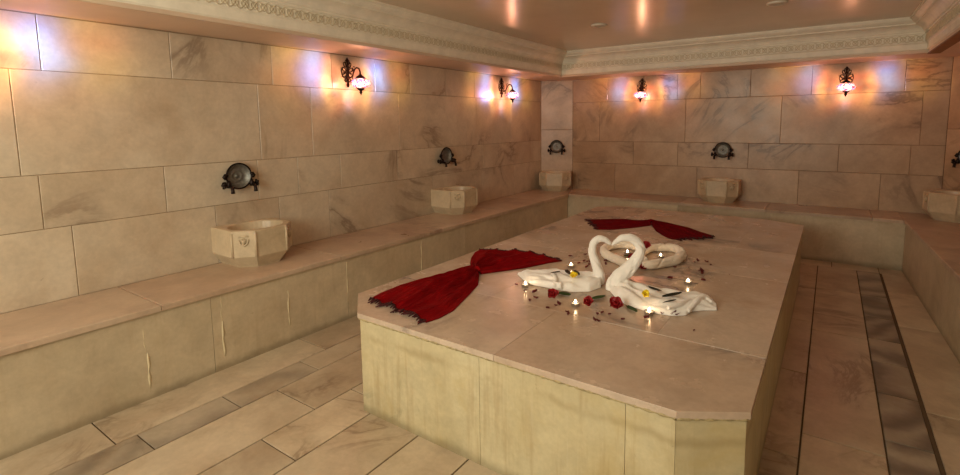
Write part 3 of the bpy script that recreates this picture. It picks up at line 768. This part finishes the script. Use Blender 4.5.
def body(mb, near, far, hs, seed, ns=60, nt=30, folds=3.):
    """soft folded body lying on the platform between its near and far outlines"""
    A_ = [Vector(p) for p in resample(near, ns)]; B_ = [Vector(p) for p in resample(far, ns)]; H_ = interp(hs, ns); vs = []
    for i in range(ns):
        s = i/(ns-1)
        for j in range(nt):
            t_ = j/(nt-1); p = A_[i].lerp(B_[i], t_); dome = max(0., 1-abs(2*t_-1)**3.2)**.5
            fo = .5+.5*math.sin(folds*2*PI*t_+2.2*noise.noise(Vector((s*4, t_*2, seed)))*2.5+s*3)
            f2 = noise.noise(Vector((s*7, t_*5, seed+4)))
            f3 = 1-abs(noise.noise(Vector((s*5+t_*3, t_*4-s*2, seed+9))))*2
            z = dome*H_[i]*(.70+.24*fo**.6+.22*f2+.18*f3)
            vs.append(Vector((p.x, p.y, ZS+.001+z)))
    N_ = ns*nt; bot = [Vector((v.x,v.y,ZS+.0008)) for v in vs]; fs = []
    for i in range(ns-1):
        for j in range(nt-1):
            a = i*nt+j; fs.append((a,a+nt,a+nt+1,a+1)); fs.append((N_+a,N_+a+1,N_+a+nt+1,N_+a+nt))
    for i in range(ns-1):
        a = i*nt; fs.append((a,N_+a,N_+a+nt,a+nt)); a = i*nt+nt-1; fs.append((a,a+nt,N_+a+nt,N_+a))
    for j in range(nt-1):
        a = j; fs.append((a,a+1,N_+a+1,N_+a)); a = (ns-1)*nt+j; fs.append((a,N_+a,N_+a+1,a+1))
    mb.add(vs+bot, fs, smooth=True)
def towel_obj(mb, name, label, mat, group, vox=.0032):
    o = mb.build(name, mat); tag(o, label, 'towel', group)
    rm = o.modifiers.new('fuse', 'REMESH'); rm.mode = 'VOXEL'; rm.voxel_size = vox; rm.use_smooth_shade = True
    sm = o.modifiers.new('soften', 'SMOOTH'); sm.iterations = 1; sm.factor = .5
    return o
HN = Vector((FW.x, FW.y, 0)).normalized()
def px(pts, z=ZS): return [at(x, y, z) for x, y in pts]
def upright(pts, base, lean=0.):
    return [on_plane(x, y, base, HN) for x, y in pts]
# swan by the bright cloth
mb = MB()
b1 = at(598, 284)
near = px([(517.5,275),(524,281),(531,285),(545,287),(556,290),(572,292.5),(590,292),(601,288)])
far = px([(519,273),(527,273),(538,273.5),(549,273),(557,272.5),(570,276),(585,278),(596,279)])
body(mb, near, far, [.010,.034,.040,.040,.052,.056,.058,.055], 1.7)
# tail points of the folded towel
mb.tube(smooth_path([at(521,273,ZS+.016), at(531,276.5,ZS+.022), at(545,278,ZS+.026), at(556,280,ZS+.03)],12), interp([.010,.018,.022,.02],12), 12, squash=.7)
mb.tube(smooth_path([at(530,283,ZS+.014), at(539,283,ZS+.020), at(552,285,ZS+.024), at(562,286,ZS+.03)],12), interp([.012,.020,.022,.02],12), 12, squash=.7)
mb.tube(smooth_path([at(553,274,ZS+.040), at(556,279,ZS+.046), at(554,286,ZS+.030)],12), interp([.012,.010,.010],12), 10)
np_ = [(583,286),(595,284),(599,276),(596,264),(592.5,253),(593.2,244),(598.5,239),(604.5,239.5),(609,242.5),(611,244.5)]
rolled(mb, upright(np_, b1), [.030,.040,.037,.027,.0235,.022,.0205,.0175,.012,.006], n=70, seed=2.)
towel_obj(mb, 'towel_swan', 'white towel folded as a swan with slim neck, lying beside the bright red cloth', M['towel'], 'white towel swans')
# second swan
mb = MB(); b2 = at(614, 290)
near = px([(610,292),(617,300),(627,306),(640,310),(655,314),(672,316.5),(686,316),(692,312),(705,311),(717,311)])
far = px([(618,287),(627,287.5),(638,288.5),(650,290),(663,293),(675,295),(686,296),(697,295),(709,299),(716,305)])
body(mb, near, far, [.05,.062,.056,.052,.050,.046,.042,.042,.038,.014], 5.3, folds=3.4)
mb.tube(smooth_path([at(688,311,ZS+.018), at(697,301,ZS+.040), at(704,298,ZS+.036), at(712,303,ZS+.022)],12), interp([.010,.014,.014,.012],12), 10)
mb.tube(smooth_path([at(690,300,ZS+.040), at(680,304,ZS+.044), at(668,308,ZS+.04)],12), interp([.010,.012,.010],12), 10)
np_ = [(640,301),(624,298.5),(614.5,290),(617.5,279),(627,270.5),(635.5,261),(640.3,251),(638,243),(630.5,238),(622.5,238),(616,241.5),(612,245)]
rolled(mb, upright(np_, b2), [.030,.044,.047,.046,.040,.033,.0275,.0255,.0235,.020,.013,.006], n=84, seed=7.)
towel_obj(mb, 'towel_swan', 'white towel swan with the thicker neck, its yellow flower near three dark leaves', M['towel'], 'white towel swans')
# rolled towel in two loops behind them
def q7(x, y, z): return at(570+x/7.385, 230+y/7.385, z)
mb = MB(); zt = ZS+.028
lp = [q7(560,215,zt+.02),(q7(440,250,zt)),(q7(350,218,zt)),(q7(275,185,zt)),(q7(250,148,zt)),(q7(290,120,zt)),(q7(380,108,zt)),(q7(460,118,zt)),(q7(520,140,zt+.012))]
rolled(mb, lp, [.024,.030,.031,.031,.030,.029,.029,.028,.022], n=80, seed=11., turns=3)
rp = [q7(545,165,zt),(q7(600,133,zt)),(q7(690,130,zt)),(q7(778,138,zt)),(q7(822,178,zt)),(q7(785,220,zt)),(q7(690,242,zt)),(q7(600,258,zt)),(q7(530,255,zt))]
rolled(mb, rp, [.022,.027,.029,.030,.033,.033,.031,.030,.024], n=80, seed=15., turns=4, creases=.16)
mb.tube([q7(775,128,zt+.012), q7(820,180,zt+.004)], [.010,.022], 10)
mb.tube(smooth_path([q7(530,255,zt), q7(520,210,zt), q7(535,165,zt)],8), .024, 12)
towel_obj(mb, 'rolled_towel', 'cream towel rolled and laid in two flat loops behind the swans', M['towel2'], None)

# ------------------------------------------------------------------ tealights
def make_tealight():
    r = empty('tealight')
    a = MB(); a.lathe([(.0,0),(.0185,0),(.0195,.002),(.0200,.0145),(.0206,.0155),(.0198,.0158),(.0188,.0145),(.0185,.011),(.0,.011)], 24); a.build('cup', M['tin'], r)
    a = MB(); a.lathe([(0,.0112),(.018,.0112),(.0182,.0122),(.006,.0118),(0,.0116)], 20); w = a.build('wax', M['wax'], r)
    a = MB(); a.tube([(0,0,.0115),(.0004,0,.018)], .0007, 5); a.build('wick', M['dleaf'], r)
    a = MB(); a.lathe([(0,.0135),(.0042,.0155),(.0058,.0185),(.0046,.0225),(.0022,.0265),(0,.030)], 14); a.build('flame', M['flame'], r)
    return r
tl0 = make_tealight()
TL = [((525.4,287),'lit tealight between the bright red cloth and the tail of the slim-necked swan'),
      ((571,267.5),'lit tealight behind the slim-necked swan\'s body'),
      ((575.4,306),'lit tealight on the open stone in front of the slim-necked swan'),
      ((649,314.5),'lit tealight touching the front edge of the thick-necked swan'),
      ((688,284),'lit tealight behind the tail of the thick-necked swan'),
      ((627.3,254.5),'lit tealight inside the towel loop next to the swan heads'),
      ((660.6,258),'lit tealight inside the outer loop of the rolled towel')]
for i, ((x, y), lab) in enumerate(TL):
    r = tl0 if i == 0 else copy_tree(tl0); p = at(x, y); r.location = (p.x, p.y, ZS+.0005); r.scale = (1.15,1.15,1.15); tag(r, lab, 'candle', 'lit tealights on the platform')
    ld = bpy.data.lights.new('candle_light', 'POINT'); ld.energy = .10; ld.color = (1,.62,.3); ld.shadow_soft_size = .004
    o = bpy.data.objects.new('candle_light', ld); COL.objects.link(o); o.location = (p.x, p.y, ZS+.036)

# ------------------------------------------------------------------ flowers, leaves, petals
def petal_mesh(mb, L_, W_, rz, tilt, cup, base=(0,0,0), ruff=0., seed=0, th=.0010, **k):
    nu, nv = 7, 5; vs = []; Mx = Matrix.Translation(base) @ Matrix.Rotation(rz,4,'Z') @ Matrix.Rotation(-tilt,4,'Y')
    for sgn in (1,-1):
        for i in range(nu):
            u = i/(nu-1); w = W_*(math.sin(PI*min(1,(u*.86+.10)))**.7)
            for j in range(nv):
                v = j/(nv-1)*2-1
                z = cup*(v*v)*W_ + ruff*math.sin(v*7+seed+u*3)*u + cup*.5*L_*u*u
                vs.append(Mx @ Vector((L_*u, w*v/2*1., z+sgn*th/2)))
    n = nu*nv; fs = []
    for i in range(nu-1):
        for j in range(nv-1):
            a = i*nv+j; fs += [(a,a+nv,a+nv+1,a+1),(n+a,n+a+1,n+a+nv+1,n+a+nv)]
    for i in range(nu-1): fs += [(i*nv,n+i*nv,n+(i+1)*nv,(i+1)*nv),(i*nv+nv-1,(i+1)*nv+nv-1,n+(i+1)*nv+nv-1,n+i*nv+nv-1)]
    for j in range(nv-1): a = (nu-1)*nv+j; fs += [(j,j+1,n+j+1,n+j),(a,n+a,n+a+1,a+1)]
    mb.add(vs, fs, smooth=True, **k)
def make_flower(name, R_, mat, core, n=5, dbl=True):
    r = empty(name); a = MB()
    for k in range(n): petal_mesh(a, R_*(1-.12*(k%2)), R_*1.05, 2*PI*k/n+.2, .30+.12*(k%3), .3, (0,0,.006), ruff=.0055 if dbl else .002, seed=k*1.7)
    if dbl:
        for k in range(n): petal_mesh(a, R_*.62, R_*.6, 2*PI*(k+.5)/n, .85, .4, (0,0,.008), ruff=.002, seed=k+5)
    a.build('petals', mat, r)
    a = MB(); a.lathe([(0,0),(R_*.16,.002),(R_*.2,.010),(R_*.14,.020 if dbl else .010),(0,.024 if dbl else .012)], 12); a.build('flower_centre', core, r)
    return r
def face_viewers(r, f, spin):             # blooms lean toward the open end of the room
    d = Vector((.30,-.80,.35)).normalized(); d = Vector((0,0,1)).lerp(d, f).normalized()
    r.rotation_euler = (d.to_track_quat('Z','Y') @ Matrix.Rotation(spin,3,'Z').to_quaternion()).to_euler()
rf = make_flower('red_flower', .041, M['flower'], M['petal'])
RF = [((553,297.5),ZS+.001,.95,'ruffled red flower on the stone in front of the slim-necked swan\'s tail'),
      ((588,305),ZS+.001,.85,'ruffled red flower between two tealights, below the base of the slim neck'),
      ((616,308.5),ZS+.001,1.1,'large red flower at the chest of the thick-necked swan'),
      ((646.5,248.5),ZS+.058,.95,'red flower resting on top of the rolled towel behind the swan neck'),
      ((632,260),ZS+.062,.8,'red flower mostly hidden behind the bend of the thick swan neck'),
      ((642.5,269),ZS+.001,.75,'red flower at the near edge of the rolled towel, behind the neck')]
for i, ((x,y),z,s,lab) in enumerate(RF):
    r = rf if i == 0 else copy_tree(rf); p = at(x,y,z); r.location = p; r.scale = (s,s,s); face_viewers(r, .62, i*1.1); r.location.z += .012*s
    tag(r, lab, 'flower', 'red flowers on the platform')
yf = make_flower('yellow_flower', .027, M['yellow'], M['ycore'], 6, False)
for i, ((x,y),z,lab) in enumerate([((573.7,277.5),ZS+.062,'small yellow flower lying on the slim-necked swan'), ((645.5,296.5),ZS+.056,'small yellow flower lying on the thick-necked swan')]):
    r = yf if i == 0 else copy_tree(yf); p = at(x,y,z); r.location = p; r.location.z += .004; face_viewers(r, .55, i); tag(r, lab, 'flower', 'yellow flowers on the swans')
def leaf(a, b_, w, z, mat, lab, grp):
    p = at(*a, z); q = at(*b_, z); d_ = q-p; mb = MB()
    petal_mesh(mb, d_.length, w*1.7, 0, 0, .12, ruff=.001, th=.0012); mb.tube([(-.008,0,0),(d_.length*.9,0,.002)], .0012, 5)
    o = mb.build('leaf', mat); o.location = (p.x, p.y, z+.003); o.rotation_euler = (0,0,math.atan2(d_.y,d_.x)); tag(o, lab, 'leaf', grp); return o
G1 = 'green leaves on the stone'; G2 = 'dark leaves on the towels'
leaf((558,293.5),(570.5,296.5),.026,ZS+.002,M['leaf'],'broad green leaf beside the red flower near the slim-necked swan\'s tail',G1)
leaf((592.5,299.5),(605,297.5),.022,ZS+.002,M['leaf'],'green leaf pointing from the red flower between the two swans',G1)
leaf((627,306.5),(637,313.5),.018,ZS+.002,M['leaf'],'narrow green leaf in front of the thick-necked swan, past the large red flower',G1)
leaf((624,256.5),(636,257),.016,ZS+.002,M['leaf'],'green leaf inside the towel loop by the candle',G1)
leaf((551,273.5),(560,272.5),.010,ZS+.057,M['dleaf'],'thin dark leaf near the tail of the slim-necked swan',G2)
leaf((566,270.5),(569.5,276),.016,ZS+.060,M['dleaf'],'short dark leaf on one side of the first yellow flower, toward the tail',G2)
leaf((574.5,271),(579.5,276.5),.014,ZS+.064,M['dleaf'],'short dark leaf between a yellow flower and the slim neck',G2)
leaf((647,287),(661,292.5),.014,ZS+.054,M['dleaf'],'curved dark leaf at the far edge of the thick-necked swan\'s body',G2)
leaf((663,297.5),(681.5,294.5),.020,ZS+.052,M['dleaf'],'longest dark leaf, across the middle of the thick-necked swan\'s body',G2)
leaf((664,303),(676,301),.008,ZS+.052,M['dleaf'],'thinnest dark leaf, near the front edge of the thick-necked swan\'s body',G2)

protos = []
for k in range(4):
    mb = MB(); petal_mesh(mb, .019+.004*k, .017+.002*(k%2), 0, .05, .28+.1*k, (-.01,0,.003), ruff=.0022, seed=k*2)
    if k > 1: petal_mesh(mb, .016, .014, 1.7+k, .1, .4, (0,0,.004), ruff=.002, seed=k)
    protos.append(mb)
meshes = []; 
def c8(x, y): return (510+x/4.318, 220+y/4.318)
def petals(pts, lab, grp, sc=1.):
    for k, (x, y) in enumerate(pts):
        j = (k*3+len(pts)) % 4
        if len(meshes) <= j or meshes[j] is None:
            while len(meshes) <= j: meshes.append(None)
            o = protos[j].build('flower_petal', M['petal']); meshes[j] = o.data
        else:
            o = bpy.data.objects.new('flower_petal', meshes[j]); COL.objects.link(o)
        p = at(x, y); o.location = (p.x, p.y, ZS+.0005); s = sc*random.uniform(.75,1.15); o.scale = (s,s,s); o.rotation_euler = (0,0,random.uniform(0,6.28)); tag(o, lab, 'petal', grp)
petals([c8(*q) for q in [(28,283)]], 'single dark red petal between the bright cloth and a tealight', 'petal by the bright cloth', 1.0)
petals([c8(*q) for q in [(65,309),(103,316),(112,341),(86,351)]], 'dark shrivelled petal near the tealight beside the slim-necked swan\'s tail', 'petals near the tail tealight', .85)
petals([c8(*q) for q in [(163,384),(197,372),(212,369),(248,401),(252,411)]], 'dark red petal between the first red flower and the front tealight', 'petals around the front tealight', .9)
petals([c8(*q) for q in [(378,412),(398,404),(430,410),(366,437),(380,440),(486,433)]], 'dark red petal on the stone in front of the two red flowers between the swans', 'petals in front of the red flowers', .85)
petals([c8(*q) for q in [(588,427),(657,408),(697,410),(710,408),(721,413)]], 'dark red petal along the front edge of the thick-necked swan', 'petals along the front swan edge', 1.1)
petals([c8(*q) for q in [(258,159),(268,159),(295,190),(325,152),(320,180),(333,183),(343,184),(330,207),(342,196)]], 'dark red petal scattered behind the slim-necked swan, beyond its tealight', 'petals behind the slim swan', .85)
petals([c8(*q) for q in [(411,179),(418,179),(413,194),(440,243),(512,268)]], 'dark red petal in the gap framed by the two swan necks', 'petals between the necks', .9)
petals([c8(*q) for q in [(690,257)]], 'large dark red petal on the stone behind the thick-necked swan', 'large petal behind the swan', 1.9)
petals([c8(*q) for q in [(712,207),(772,207),(797,184),(810,180),(850,184),(866,196)]], 'small dark petal beyond the outer loop of the rolled towel', 'petals beyond the rolled towel', .8)
petals([c8(*q) for q in [(818,221),(829,226),(829,234),(836,265)]], 'dark red petal of the few past the tealight behind the swan tail', 'petals past the outer tealight', 1.0)
petals([(729.5,275)], 'lone tiny petal out on the bare stone beyond the tealight', 'lone petal far', .5)
petals([(694,331)], 'lone tiny petal on the bare stone nearest the clipped front corner', 'lone petal near', .5)

# ------------------------------------------------------------------ light
W_ = bpy.data.worlds.new('world'); S.world = W_; W_.use_nodes = True
bg = W_.node_tree.nodes['Background']; bg.inputs[0].default_value = (1,.93,.80,1); bg.inputs[1].default_value = .42
def area(name, loc, size, power, color, rot=(0,0,0)):
    ld = bpy.data.lights.new(name, 'AREA'); ld.shape = 'RECTANGLE'; ld.size = size[0]; ld.size_y = size[1]; ld.energy = power; ld.color = color
    o = bpy.data.objects.new(name, ld); COL.objects.link(o); o.location = loc; o.rotation_euler = rot; return o
area('front_fill_light', (2.0,-1.25,1.72), (2.2,1.1), 72, (1,.92,.72), (PI/2,0,0))  # added fill behind the camera for the brighter front; no doorway there
area('overhead_fill_light', (2.2,3.2,2.36), (.5,.5), 4, (1,.78,.58))  # added weak fill over the platform; the ceiling has no lit panel
vs_ = S.view_settings; vs_.view_transform = 'Standard'; vs_.look = 'None'; vs_.gamma = 1; vs_.use_curve_mapping = False; vs_.exposure = 0.
